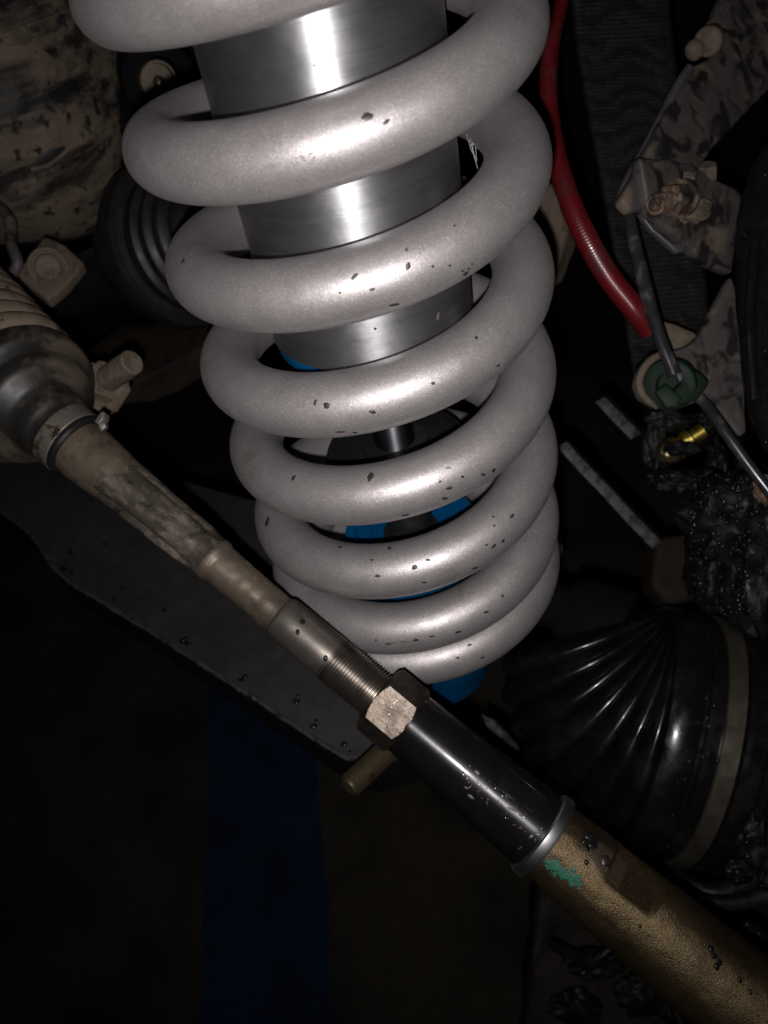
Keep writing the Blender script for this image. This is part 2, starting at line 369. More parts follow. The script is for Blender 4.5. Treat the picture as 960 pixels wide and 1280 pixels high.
chips = [(459,146,11,7,-.5),(483,152,7,3.5,-.5),(443,346,8,3,-.8),(425,366,3,2,0),(510,333,4,8,.4),(465,362,6,2.5,-.3),(493,381,9,2.5,-.2),(508,312,2.5,3,0),
 (541,333,3,2.5,0),(562,332,3,2,0),(568,282,2.5,2,0),(582,342,6,3,-.6),(578,339,3,2,0),(229,326,2,5,.4),(466,515,7,4,.2),(408,507,6,7,.3),(394,503,3,6,.4),
 (541,479,4,3,0),(595,422,3,3.5,.3),(623,457,4,2,-.3),(367,597,3,6,.6),(463,596,5,9,.4),(550,602,2.5,2,0),(562,610,6,2.5,-.3),(578,596,3,2.5,0),(604,593,5,2.5,0),(617,588,4,3,-.8),(507,644,7,2,-.2),
 (556,623,6,2.5,-.2),(334,652,3,10,.3),(425,684,3,2,0),(465,700,3,2,0),(487,685,4,2.5,-.5),(472,720,5,2.5,0),(518,709,6,4,-.3),(530,728,5,2,0),(617,646,2.5,2,0),(618,657,2.5,3,0),(608,681,3,2,0),(617,683,6,2.5,-.7),(629,676,3.5,3,0),(640,645,5,3,-.8),
 (594,710,6,2,-.3),(535,700,5,2,0),(628,745,2.5,3,0),(608,765,5,2.5,-.2),(573,790,6,2.5,-.2),(540,795,6,2,-.1),(520,800,5,3,0),(587,806,5,2,-.3),(572,822,3,2,0),(603,822,3.5,2,-.3),(485,805,6,2,0),(470,800,2,2,0),(425,540,10,1.6,0),(444,541,5,1.4,0),(560,520,7,2,-.4),(590,330,2,2,0),(586,336,2,2,0)]
for i, (x, y, rx, ry, a) in enumerate(chips):
    g = patch(ST, x, y, rx*.78, ry*.78, a)
    if g: link('paint_chip', *g, 'chip', spring)
for (x, y, rx, ry, a) in [(383+random.gauss(0,9),198+random.gauss(0,4),random.uniform(1,3.5),random.uniform(.8,2),-.2) for _ in range(22)]+[(381,224,5,2,0),(560,585,5,2,0),(490,803,7,2,0),(505,802,6,1.5,0),(372,226,3,1.5,0)]:
    g = patch(ST, x, y, rx, ry, a, lift=.00003, n=11, rag=.4)
    if g: link('stain', *g, 'stain', spring)

# ================================================================ SHOCK ABSORBER
shock = thing('shock_absorber', axis(.30), 'shock absorber with bright aluminium body and blue ends standing inside the coil spring', 'shock absorber')
RB = .0333
V, Fc = lathe(axis(-.10), D, [(0,RB),(.2045,RB),(.2050,RB-.0004),(.2055,RB-.0012)], 128); link('aluminium_body', V, Fc, 'alu', shock)
V, Fc = lathe(axis(.1055), D, [(0,RB-.0015),(.0005,RB-.0006),(.003,RB-.0006),(.005,RB-.003),(.0052,.02)], 96); link('lower_ring', V, Fc, 'blue', shock)
V, Fc = lathe(axis(.105), D, [(0,.0078),(.10,.0078)], 48); link('shaft', V, Fc, 'shaft', shock)
V, Fc = lathe(axis(.158), D, [(0,.0085),(.0,.0125),(.0025,.013),(.003,.022),(.0045,.0268),(.007,.0275),(.011,.0275),(.013,.025)], 80); link('bump_stop', V, Fc, 'rubber', shock)
V, Fc = lathe(axis(.206), D, [(.0015,.008),(.0015,.0165),(.0,.0175),(.0,.0225),(-.002,.0235),(-.002,.0268),(-.001,.0275),(.009,.0275),(.010,.0265),(.0105,.0245),(.020,.0245),(.0205,.0265),(.088,.0265),(.092,.0245)], 96, cap=False)
lower = link('blue_cup', V, Fc, 'blue', shock)
V, Fc = lathe(axis(.186), D, [(0,.008),(.0,.0088),(.001,.0092),(.0195,.0092),(.020,.0115),(.0215,.0115)], 64, cap=False); link('shaft_seal', V, Fc, 'rubber', shock)
AUT = bvh(lathe(axis(-.10), D, [(0,RB),(.20,RB)], 200))
for (x, y, rx, ry, a_) in [(469,411,3,2.5,0),(393,82,2,1.6,0),(455,96,1.5,1.2,0),(302,40,1.5,1,0),(480,250,2,1,0),(318,286,2.5,1,1.2),(523,225,1.6,1.4,0),(548,395,3,9,.1)]:
    g = patch(AUT, x, y, rx*.7, ry*.7, a_)
    if g: link('scuff_mark', *g, 'stain' if ry > 5 else 'chip', shock)
# droplets / grease hanging on the back strand near the body
fz = []
for i in range(9):
    a = C(586+random.uniform(-4,4), 163+random.uniform(-4,6), .262); b2 = a+Vector((random.uniform(.001,.004), random.uniform(.003,.011), random.uniform(-.001,.001)))
    fz.append(sweep(smooth_path([a, (a+b2)/2+Vector((random.uniform(-.001,.001),0,0)), b2], 3), .00012, 5))
tag(link('frayed_fibres', *join(*fz), 'pale'), 'wisp of pale frayed fibres caught between body and coil', 'fibres')

# ================================================================ TIE ROD
def rodpx(x): return 560+.836*(x-100)
T0 = C(100, rodpx(100), .322); T1 = C(940, rodpx(940), .272)
TA = (T1-T0).normalized()
def tat(px):                     # distance along the rod where photo column px falls
    r = (px-480)/F; return (r*T0.z-T0.x)/(TA.x-r*TA.z)
def TP(px): return T0+TA*tat(px)
def rr(px, wpx):                 # half width in metres of a width in pixels at px
    p = TP(px); return wpx/2*p.length/F*(.97)
def rod_lathe(prof, seg=64, cap=True, mod=None):
    return lathe(T0, TA, [(tat(x), rr(x, w_)) for x, w_ in prof], seg, cap)
tie = thing('tie_rod', TP(480), 'dusty steel tie rod running diagonally past the spring into a black sleeve and gold casting', 'tie rod')
# shank with pressed flats: radial profile that changes along the rod
a, e1, e2 = basis(TA)
view = -(TP(200).normalized()); e1 = (view-TA*view.dot(TA)).normalized(); e2 = TA.cross(e1)
V = []; Fc = []; seg = 72; pr = []
keys = [(60,58,0),(92,68,0),(100,73,0),(120,72,0),(140,69,0),(150,66,.35),(165,64,1),(200,62,1),(240,60,1),(252,58,.5),(258,57,.2),(262,58,.1),(266,60,0),(270,59,0),(274,54,0),(280,53,0),(300,52,0),(330,50,0),(345,50,0),(352,51,0)]
xs = np.linspace(60, 352, 200)
wv = np.interp(xs, [k[0] for k in keys], [k[1] for k in keys]); fv = np.interp(xs, [k[0] for k in keys], [k[2] for k in keys])
for i, x in enumerate(xs):
    p = TP(x); R0 = rr(x, wv[i])
    for k in range(seg):
        q = 2*PI*k/seg; r = R0
        # two pinched seams on the facing side, lumps of caked dust
        s = fv[i]
        for q0 in (.95, -1.0):
            d_ = math.atan2(math.sin(q-q0), math.cos(q-q0)); r -= s*R0*.14*math.exp(-(d_/.14)**2); r += s*R0*.05*math.exp(-((abs(d_)-.32)/.16)**2)
        v = p+(e1*math.cos(q)+e2*math.sin(q))*r
        r += .00022*mnoise.noise(v*260)+.0003*mnoise.noise(v*90)
        V.append(p+(e1*math.cos(q)+e2*math.sin(q))*r)
for i in range(len(xs)-1):
    for k in range(seg):
        k2 = (k+1) % seg; Fc.append((i*seg+k, i*seg+k2, (i+1)*seg+k2, (i+1)*seg+k))
RODG = (V, Fc)
def rod_part(name, x0, x1, m_):
    def lim(x, q):      # ragged border of caked dust, none at the far ends
        if x in (60, 352): return x
        v = Vector((math.cos(q)*1.3, math.sin(q)*1.3, x)); return x+(14 if x < 200 else 3)*mnoise.noise(v*1.3)+(5 if x < 200 else 1.5)*mnoise.noise(v*5)
    f_ = []
    for i in range(len(xs)-1):
        for k in range(seg):
            q = 2*PI*k/seg; xm = (xs[i]+xs[i+1])/2
            if lim(x0, q) <= xm < lim(x1, q) or (x1 == 352 and xm >= lim(x0, q)): f_.append(Fc[i*seg+k])
    us = sorted({a for f in f_ for a in f}); ix = {a: n for n, a in enumerate(us)}
    return link(name, [V[a] for a in us], [tuple(ix[a] for a in f) for f in f_], m_, tie, axis_z=TA, sharp=50)
rod_part('rod_root', 60, 150, 'rodroot'); rod_part('rod_shank', 150, 266, 'steelrod'); rod_part('rod_neck', 266, 352, 'rodneck')
V, Fc = rod_lathe([(349,50),(351,55),(354,58),(370,59),(395,60),(412,61),(416,59)]); link('shank_shoulder', V, Fc, 'collar', tie)
SHG = (V, Fc)
pr = []
x = 414; nth = 0
while x < 500:
    pr += [(x, 61), (x+.9, 61), (x+1.7, 55.5), (x+2.2, 55.5)]; x += 3.1
V, Fc = rod_lathe(pr, 64); link('thread', V, Fc, 'thread', tie, sharp=20)
# hexagonal jam nut with chamfered corners
def hexnut(o, a, e, r, h, rb, ch=.12, n=30):
    a = Vector(a).normalized(); e = Vector(e); f = a.cross(e); V = []; Fc = []
    seg = 6*n; rows = [(0, 1), (.22, 0), (.5, 0), (.78, 0), (1, 1)]
    def rad(q):
        q = (q % (PI/3))-PI/6; return r*math.cos(PI/6)/math.cos(q)
    tr = []
    rc = r*math.cos(PI/6)*1.01
    lev = [0,.02,.04,.06,.08,.1,.12,.15,.2,.3,.7,.8,.85,.88,.9,.92,.94,.96,.98,1]
    for t in lev:
        for k in range(seg):
            q = 2*PI*k/seg; R_ = rad(q)
            e_ = min(t, 1-t)*h; lim = rc*.992+e_*1.25; R_ = min(R_, lim)
            V.append(Vector(o)+a*t*h+(e*math.cos(q)+f*math.sin(q))*R_)
    for i in range(len(lev)-1):
        for k in range(seg):
            k2 = (k+1) % seg; Fc.append((i*seg+k, i*seg+k2, (i+1)*seg+k2, (i+1)*seg+k))
    nb = len(V)
    for t in (0, 1):
        for k in range(seg):
            q = 2*PI*k/seg; V.append(Vector(o)+a*t*h+(e*math.cos(q)+f*math.sin(q))*rb)
    for k in range(seg):
        k2 = (k+1) % seg
        Fc.append((k, k2, nb+k2, nb+k)); Fc.append(((len(lev)-1)*seg+k, (len(lev)-1)*seg+k2, nb+seg+k2, nb+seg+k)); Fc.append((nb+k, nb+k2, nb+seg+k2, nb+seg+k))
    return V, Fc
pv = -(TP(492).normalized()); n1 = (pv-TA*pv.dot(TA)).normalized(); n2 = TA.cross(n1)
rot = math.radians(30+6)
ne = n1*math.cos(rot)+n2*math.sin(rot)
nh = tat(512)-tat(472)
NG = hexnut(TP(472), TA, ne, rr(490, 95), nh, rr(490, 52)); nut = link('jam_nut', *NG, 'nut', tie, sharp=9)
NT = bvh(NG)
for (x, y, l, a_) in [(492,880,12,-.9),(489,884,6,.2),(497,876,5,-1.5),(486,893,5,-.8),(503,884,4,-.3)]:
    g = patch(NT, x, y, l*.6, .8, a_, n=9)
    if g: link('scratch', *g, 'scratch', nut)
V, Fc = rod_lathe([(508,60),(508,78),(509.5,82),(513,84),(600,91),(660,96),(671,97),(673,95)], 96); SLG = (V, Fc)
sleeve = link('black_sleeve', V, Fc, 'sleeve', tie, axis_z=TA)
LT = bvh(SLG)
def quad_patch(t, pts, n=8, lift=.0001, bulge=0):
    V = []; Fc = []
    for j in range(n+1):
        for i in range(n+1):
            u, v = i/n, j/n
            x = (pts[0][0]*(1-u)+pts[1][0]*u)*(1-v)+(pts[3][0]*(1-u)+pts[2][0]*u)*v
            y = (pts[0][1]*(1-u)+pts[1][1]*u)*(1-v)+(pts[3][1]*(1-u)+pts[2][1]*u)*v
            p, nn = hit(t, x, y)
            if p is None: return None
            ed = i in (0, n) or j in (0, n)
            V.append(p+nn*(lift if not ed else -.00005))
    for j in range(n):
        for i in range(n): Fc.append((j*(n+1)+i, j*(n+1)+i+1, (j+1)*(n+1)+i+1, (j+1)*(n+1)+i))
    return V, Fc
# milled flat on the sleeve: sunk plate edges as a raised rim
fl = [(632,957),(684,1000),(668,1022),(616,978)]
g = quad_patch(LT, fl, 8, lift=.00006)
if g: link('wrench_flat', *g, 'gloss', sleeve)
rim = []
for i in range(4):
    a1, a2 = fl[i], fl[(i+1) % 4]; pp = []
    for s in range(9):
        p, nn = hit(LT, a1[0]+(a2[0]-a1[0])*s/8, a1[1]+(a2[1]-a1[1])*s/8)
        if p is not None: pp.append(p+nn*.00002)
    if len(pp) > 3: rim.append(sweep(pp, .00022, 8))
link('wrench_flat_rim', *join(*rim), 'sleeve', sleeve)
for i in range(120):
    x = random.uniform(575, 678); y = rodpx(x)+random.uniform(-6, 26)-6
    g = patch(LT, x, y, random.uniform(.5, 3.5), random.uniform(.3, .9), random.uniform(0, 3), n=7)
    if g and random.random() < .75: link('scratch', *g, 'scratch' if random.random() < .3 else 'castdark', sleeve)
for (x, y, rx, ry, a_) in [(597,966,6,4,.8),(588,996,7,3,.6),(583,985,5,2,.5),(664,1046,3,6,.8),(650,1060,5,1.5,-.7),(640,1012,9,2,.5),(655,1030,10,2,.9)]:
    g = patch(LT, x, y, rx*.8, ry*.6, a_, rag=.35, n=16)
    if g: link('scrape', *g, 'edge', sleeve)
V, Fc = rod_lathe([(672,60),(672,103),(673.5,107),(681,108),(684,106),(685,100)], 96); link('washer', V, Fc, 'washer', tie)
# gold casting, slightly irregular
xs = np.concatenate([np.linspace(684, 700, 8), np.linspace(704, 1080, 70)]); V = []; Fc = []; seg = 110
wv = np.interp(xs, [684,690,720,800,900,1000,1080], [93,96,99,102,107,113,119])
for i, x in enumerate(xs):
    p = TP(x); R0 = rr(x, wv[i])
    for k in range(seg):
        q = 2*PI*k/seg; v = p+(n1*math.cos(q)+n2*math.sin(q))*R0
        r = R0+.0004*mnoise.noise(v*70)+.00018*mnoise.noise(v*420)
        # machined notch on the upper right side
        d_ = math.atan2(math.sin(q+.66), math.cos(q+.66))
        if 742 < x < 792: r = min(r, R0*math.cos(.58)/max(.3, math.cos(d_)) if abs(d_) < .9 else r)
        V.append(p+(n1*math.cos(q)+n2*math.sin(q))*r)
for i in range(len(xs)-1):
    for k in range(seg):
        k2 = (k+1) % seg; Fc.append((i*seg+k, i*seg+k2, (i+1)*seg+k2, (i+1)*seg+k))
Fc.append(tuple(range(seg))[::-1])
cast = link('gold_casting', V, Fc, 'cast', tie, sharp=30, axis_z=TA); CG = (V, Fc); CT = bvh(CG)
g = quad_patch(CT, [(748,1048),(788,1082),(773,1113),(737,1080)], 10, lift=.00012)
if g: link('machined_flat', *g, 'castdark', cast)
gg = []
for i in range(120):
    t = random.random(); x = 684+40*t+random.uniform(-4,4); y = 1078+26*t+random.gauss(0, 4)
    g = patch(CT, x, y, random.uniform(1.6,4.2), random.uniform(1,2.8), .6+random.uniform(-1.0,1.0), rag=.35, lift=.00015)
    if g: gg.append(g)
link('green_paint_mark', *join(*gg), 'green', cast)
p, nn = hit(CT, 738, 1062)
bl = []
for (x, y, r) in [(739,1046,8),(741,1056,6),(734,1060,4)]:
    p, nn = hit(CT, x, y); bl.append(blob(p, r*p.z/F, r*p.z/F*.8, r*p.z/F*.3, .3, 2, 3, x, nn))
link('grease_blob', *join(*bl), 'tar', cast)
p, nn = hit(CT, 757, 1076); link('casting_pip', *blob(p, .0018, .0018, .0007, .1, 2, 3, 2, nn), 'nut', cast)
link('water_drops', *drops(CT, [(889,1186),(896,1208),(800,1158),(938,1240),(925,1225),(731,1052),(733,1078)], .0005, .0011), 'water', cast)
bl = []
for (x, y, r) in [(893,1195,4),(889,1186,3),(899,1203,4)]:
    p, nn = hit(CT, x, y)
    if p: bl.append(blob(p, r*p.z/F, r*p.z/F, r*p.z/F*.35, .3, 2, 3, x, nn))
link('grease_spot', *join(*bl), 'tar', cast)
RT = bvh(RODG, SHG)
link('water_drops', *drops(RT, [(378,777),(407,823),(372,790)], .0006, .001), 'water', tie)

# ---- clamp on the boot neck
clampE = thing('boot_clamp', TP(84), 'narrow bare steel ear clamp at the neck of the dusty rubber boot', 'hose clamp')
V, Fc = ring_lathe(TP(76), TA, [(0,rr(82,83)),(.0004,rr(82,85)),(tat(93)-tat(76)-.0004,rr(82,86)),(tat(93)-tat(76),rr(82,84)),(tat(93)-tat(76),rr(82,80)),(0,rr(82,78))], 64); link('clamp_band', V, Fc, 'clamp', clampE)
CLT = bvh((V, Fc))
V, Fc = ring_lathe(TP(92), TA, [(0,rr(90,80)),(.0005,rr(90,84)),(.002,rr(90,85)),(.003,rr(90,80)),(.003,rr(90,55)),(0,rr(90,55))], 64)
link('neck_lip', V, Fc, 'rubber', clampE)
for x, y in ((62,556),(70,541)):
    g = patch(CLT, x, y, 6, 3.5, -1.0, rag=.08, lift=.0002, n=16)
    if g: link('clamp_slot', *g, 'rubber', clampE)
V, Fc = plate([C(117,527,.312), C(126,513,.312), C(131,515,.312), C(129,523,.311), C(122,530,.311)], .004, bev=.0006); link('clamp_tab', V, Fc, 'clamp', clampE)
V, Fc = plate([C(121,530,.312), C(131,527,.312), C(133,534,.312), C(126,540,.312)], .004, bev=.0006); link('clamp_tab', V, Fc, 'clamp', clampE)

# ---- rack boot
BD = (C(95,558,.318)-C(-60,412,.365)).normalized()     # boot axis, leaning away from the rod's
B0 = C(84, 547, .322)
ba, b1, b2_ = basis(BD)
def bw(px): return px*.345/F
dome = [(-.040,.0275),(-.037,.0278),(-.0355,.0290),(-.031,.0292),(-.0285,.0285),(-.0265,.0260),(-.024,.0240),(-.022,.0236),(-.019,.0225),(-.016,.0190),(-.0135,.0162),(-.011,.0150),(-.0085,.0146),(-.0065,.0140),(-.004,.0122),(.001,.0118)]
bootE = thing('rack_boot', B0, 'dust caked ribbed rubber boot with black end covering the inner end of the tie rod', 'rubber boot')
dp = []
for i in range(len(dome)-1):
    (t1, r1), (t2, r2) = dome[i], dome[i+1]
    for s in range(3): q = s/3; dp.append((t1+(t2-t1)*q, r1+(r2-r1)*q))
dp.append(dome[-1])
V, Fc = lathe(B0, BD, dp, 96, cap=False); link('boot_end', V, Fc, 'domerub', bootE, sharp=60)
pr = []; t = -.0385
for i in range(9):
    L_ = .0095
    r0 = .0278+.0006*i
    for s, dr in ((0,0),(.15,.0012),(.4,.0022),(.65,.0020),(.85,.0010),(.97,-.0004)):
        pr.append((t-L_*s, r0+dr))
    V, Fc = None, None
    rp = [(t+.0006, r0-.0015)]+[(t-L_*s, r0+dr) for s, dr in ((0,-.0003),(.06,.0008),(.18,.0016),(.4,.0024),(.65,.0025),(.85,.0019),(.96,.0008),(1.0,-.0012))]
    V, Fc = lathe(B0, BD, rp, 96, cap=False)
    V = [v+ba*0+(v-B0-ba*(v-B0).dot(ba)).normalized()*.0006*mnoise.noise(v*60) for v in V]
    link('boot_rib', V, Fc, 'tanrub', bootE, sharp=70)
    t -= L_

# ---- bolt behind the boot
hb = thing('hex_bolt', C(125,475,.37), 'dusty tan bolt with stepped head poking out right of the black boot end', 'bolt')
o = C(118,486,.372); a_ = (C(166,452,.352)-o)
L_ = a_.length
V, Fc = lathe(o+a_*.36, a_, [(0,.0055),(L_*.40,.0056),(L_*.62,.0052),(L_*.64,.0045)], 32); link('bolt_tip', V, Fc, 'tansteel', hb)
V, Fc = hexnut(o+a_*.16, a_, basis(a_)[1], .0092, .006, .003); link('hexagon', V, Fc, 'tansteel', hb)
V, Fc = lathe(o-a_*.1, a_, [(0,.011),(L_*.2,.011),(L_*.24,.010)], 40); link('flange', V, Fc, 'tansteel', hb)
V, Fc = lathe(o-a_*.9, a_, [(0,.006),(L_*.8,.006)], 24); link('bolt_shank', V, Fc, 'tansteel', hb)
V, Fc = plate([C(118,470,.375),C(146,470,.365),C(150,485,.365),C(134,512,.368),C(116,520,.375)], .006, bev=.001, lump=.0006, cuts=1); link('bolt_tab', V, Fc, 'tansteel', hb)

# ================================================================ LOWER CONTROL ARM
KA = .338
arm = thing('control_arm', onfloor(250, 760, KA), 'satin black steel control arm plate lying behind and below the tie rod', 'control arm')
top_px = [(-60,560),(60,575),(200,592),(330,628),(450,690),(520,760),(545,880),(535,925),(490,950),(437,948),(330,880),(230,815),(150,765),(75,717),(30,660),(-60,600)]
tp = [onfloor(x, y, KA) for x, y in top_px]
V, Fc = plate(tp, .004, dirv=D, bev=.0016); link('top_plate', V, Fc, 'armpaint', arm, sharp=60)
AT = bvh((V, Fc))
edge_px = top_px[6:]
Vw = []; Fw = []
ep = smooth_path([onfloor(x, y, KA) for x, y in edge_px], 6)
hp = [.0012, .006, .015, .026, .029]; ofs = [.0008, .0, .0, .001, .004]
cen = onfloor(300, 700, KA)
for j, h in enumerate(hp):
    for p in ep:
        inn = (cen-p); inn -= D*inn.dot(D); inn.normalize(); Vw.append(p+D*h+inn*ofs[j]+inn*.0002)
n = len(ep)
for j in range(len(hp)-1):
    for i in range(n-1): Fw.append((j*n+i, j*n+i+1, (j+1)*n+i+1, (j+1)*n+i))
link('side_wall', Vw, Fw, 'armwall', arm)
# pale strip along the edge, the rounded edge's highlight put into its colour
lipp = [p-D*.0000 for p in ep[18:]]
lp_ = []
for i in range(len(lipp)-1):
    seg_n = 4
    for s in range(seg_n): lp_.append(lipp[i].lerp(lipp[i+1], s/seg_n))
lp_ = [p+Vector(mnoise.noise_vector(p*900))*.0005+D*.001 for p in lp_]
link('edge_highlight_strip', *sweep(lp_, [.0012+.0006*mnoise.noise(p*500) for p in lp_], 8), 'lip', arm)
gd = drops(AT, [(88,690),(82,712),(90,715),(74,706),(228,800),(236,806),(232,798),(300,850),(306,846),(370,877),(372,870),(392,908),(152,733),(205,765),(270,620),(430,930),(437,940),(410,935),(178,748),(60,672)], .0007, .0016)
wd = link('water_drops', *gd, 'water', arm)
gd = []
for x, y, r in [(80,712,6),(88,690,4),(230,802,6),(302,850,5),(371,876,4),(155,735,3),(143,748,3),(205,762,3),(395,900,3),(130,680,3)]:
    g = patch(AT, x, y, r, r*.7, .3, rag=.5, lift=.0001)
    if g: gd.append(g)
link('oil_spots', *join(*gd), 'wet', arm)

# ---- bright threaded bolt under the nut
tb = thing('threaded_bolt', C(458,960,.335), 'short brassy threaded bolt end sticking out below the hexagonal nut', 'bolt')
o = C(488,934,.345); a_ = C(436,983,.330)-o; L_ = a_.length; pr = [(-.01,.0046),(0,.0046)]
t = 0
while t < L_-.001: pr += [(t,.0048),(t+.0004,.0049),(t+.0007,.0044),(t+.00085,.0044)]; t += .00105
pr += [(L_-.0008,.0044),(L_,.0034)]
link('bolt_thread', *lathe(o, a_, pr, 40), 'brass', tb, sharp=20)
link('bolt_tip', *lathe(o, a_, [(L_-.0001,.0036),(L_+.0006,.0030),(L_+.0008,.001)], 32), 'brass', tb)

# ================================================================ LEFT BACKGROUND
# diff / axle housing
hs = thing('axle_housing', C(-10,120,.47), 'big tan dusted cast housing with black scrapes at the upper left', 'axle housing')
a_ = (C(150,60,.46)-C(-260,210,.56)).normalized()
o = C(-150, 125, .50)+Vector((.048,0,0))
prof = [(-.02,.078),(.0,.080),(.025,.082),(.045,.081),(.060,.077),(.072,.070),(.083,.059),(.091,.045),(.096,.026),(.097,.002)]
pp = []
for i in range(len(prof)-1):
    for s in range(5): q = s/5; pp.append((prof[i][0]*(1-q)+prof[i+1][0]*q, prof[i][1]*(1-q)+prof[i+1][1]*q))
pp.append(prof[-1])
V, Fc = lathe(o, Vector((1,.05,-.15)), pp, 110, cap=False)
V = [v+Vector(mnoise.noise_vector(v*22))*.005+Vector(mnoise.noise_vector(v*90))*.0009 for v in V]
link('housing_casting', V, Fc, 'dust', hs, sharp=80); HT = bvh((V, Fc))
pts = []
for s in range(24):
    x = -40+s*(128+40)/23; y = 62-s*66/23*1.0
    p, nn = hit(HT, x, y)
    if p: pts.append(p+nn*.0003)
if len(pts) > 4: link('casting_seam', *sweep(pts, .0011, 8), 'dust', hs)
pts = []
for x, y in [(38,211),(48,209),(58,206),(68,200),(78,192),(86,184)]:
    p, nn = hit(HT, x, y)
    if p: pts.append(p+nn*.0006)
if len(pts) > 3: link('lifting_slot_edge', *sweep(smooth_path(pts, 4), [.0012]*len(smooth_path(pts, 4)), 8), 'tansteel', hs)
g = patch(HT, 62, 196, 27, 8, -.5, rag=.1, lift=.0004, n=20)
if g: link('lifting_slot', *g, 'chip', hs)
# flange plate with round head
fb = thing('flange_bolt', C(62,334,.43), 'tan dusted square flange plate with round bolt head, above the ribbed boot', 'bolt')
link('square_flange', *plate([C(20,342,.43),C(55,294,.44),C(82,306,.44),C(106,328,.435),C(82,356,.43),C(60,374,.425)], .008, bev=.0016, lump=.0007, cuts=2), 'tansteel', fb)
fa = (-ray(62,334)).normalized()
link('bolt_head', *lathe(C(60,334,.432), fa, [(-.004,.0100),(.0012,.0100),(.0022,.0092),(.0024,.0082),(.0010,.0078),(.001,.007),(.003,.0066),(.004,.0055),(.0042,.001)], 40), 'tansteel', fb)
link('housing_lug', *sweep(smooth_path([C(-10,250,.45),C(12,275,.435),C(14,305,.43),C(22,330,.425),C(10,350,.43)], 5), .0028, 12), 'muddy', fb)

# round black ribbed joint behind the spring
jt = thing('inner_joint_boot', C(235,300,.42), 'round black ribbed joint boot showing concentric rings behind the spring on the left', 'rubber boot')
ja = Vector((.66,-.02,-.62)).normalized(); jo = C(222, 306, .435)
k_ = .44/F
prof = [(-.03,.030),(-.012,.036),(-.008,.040),(-.004,.0420),(.004,.0425),(.0065,.0415),(.007,.0385),(.0078,.0352),(.0105,.0345),(.012,.0352),(.0140,.0352),(.0155,.0325),(.0165,.0320),(.018,.0325),(.020,.0322),(.0215,.029),(.0225,.0285),(.0245,.0288),(.0262,.0275),(.0275,.0235),(.029,.0232),(.031,.0225),(.034,.0185),(.045,.018)]
V, Fc = lathe(jo, ja, prof[:7], 96, cap=True); link('outer_ring', V, Fc, 'dullrub', jt, sharp=50)
V, Fc = lathe(jo, ja, prof[6:], 96, cap=True); link('ribbed_boot', V, Fc, 'dullrub', jt, sharp=50)
V, Fc = lathe(jo-ja*.14, ja, [(0,.016),(.13,.016)], 24); link('drive_shaft', V, Fc, 'rubber', jt)
# brass eye
be = thing('brass_plug', C(196,98,.42), 'small tarnished brass plug with a round centre, above the left of the spring', 'plug')
ea = (-ray(196,98)+Vector((.25,.1,0))).normalized()
link('plug_ring', *lathe(C(198,100,.428), ea, [(-.006,.0095),(.0,.0095),(.0010,.0088),(.0010,.0078),(-.003,.0072),(-.003,.001)], 40), 'castdark', be)
link('plug_centre', *blob(C(198,102,.423), .0028,.0028,.002,.05,1,3,1), 'brass', be)
link('plug_seat', *lathe(C(200,100,.436), ea, [(-.01,.019),(.0,.019),(.0015,.017),(.0015,.011)], 48, cap=False), 'liner', be)
# black castings filling the gap behind the spring top left
tag(link('engine_mount', *blob(C(190,110,.50), .03,.05,.02,.3,1.4,4,3), 'liner'), 'black lumpy engine mount in shadow behind the brass plug', 'engine mount')
tag(link('crossmember', *plate([C(90,452,.52),C(150,404,.54),C(260,396,.54),C(300,410,.53),C(180,473,.50),C(110,475,.50)], .02, bev=.002, lump=.002, cuts=2, seed=4), 'brown'), 'dim brown flat crossmember below the round black joint boot', 'crossmember')

# ================================================================ RIGHT BACKGROUND
# webbing strap with real ribs
sl = [(712,-30),(722,60),(734,130),(747,200),(760,270),(776,360),(790,450),(800,500)]; sr = [(832,-30),(839,60),(849,130),(858,200),(868,270),(880,360),(890,450),(895,500)]
def lerp_list(l, t):
    f = t*(len(l)-1); i = min(int(f), len(l)-2); f -= i; return (l[i][0]*(1-f)+l[i+1][0]*f, l[i][1]*(1-f)+l[i+1][1]*f)
NR = 560; NCc = 30; V = []; Fc = []
for j in range(NR+1):
    t = j/NR; a_, b_ = lerp_list(sl, t), lerp_list(sr, t)
    for i in range(NCc+1):
        u = i/NCc; x = a_[0]*(1-u)+b_[0]*u; y = a_[1]*(1-u)+b_[1]*u-6*u
        z = .405+.02*t
        ph_ = j*2*PI/5.2+ .5*math.sin(u*9)
        wob = mnoise.noise(Vector((u*3, t*22, 1)))
        z += -.0008*math.sin(ph_)*(.7+.5*wob)+.0012*mnoise.noise(Vector((u*2, t*6, 4)))
        if i in (0, NCc): z += .0015
        if abs(u-.86) < .05: z -= .0006
        V.append(C(x+1.5*mnoise.noise(Vector((t*30, u, 7))), y, z))
for j in range(NR):
    for i in range(NCc): Fc.append((j*(NCc+1)+i, j*(NCc+1)+i+1, (j+1)*(NCc+1)+i+1, (j+1)*(NCc+1)+i))
strap = tag(link('webbing_strap', V, Fc, 'web', sharp=80), 'black ribbed nylon webbing strap hanging between the red hose and bracket', 'strap')
sm = strap.modifiers.new('thickness', 'SOLIDIFY'); sm.thickness = .0025; sm.offset = 0
SWT = bvh((V, Fc))
link('water_drops', *drops(SWT, [(766,175),(762,190),(770,191),(776,194),(827,28)], .0006, .001), 'water', strap)

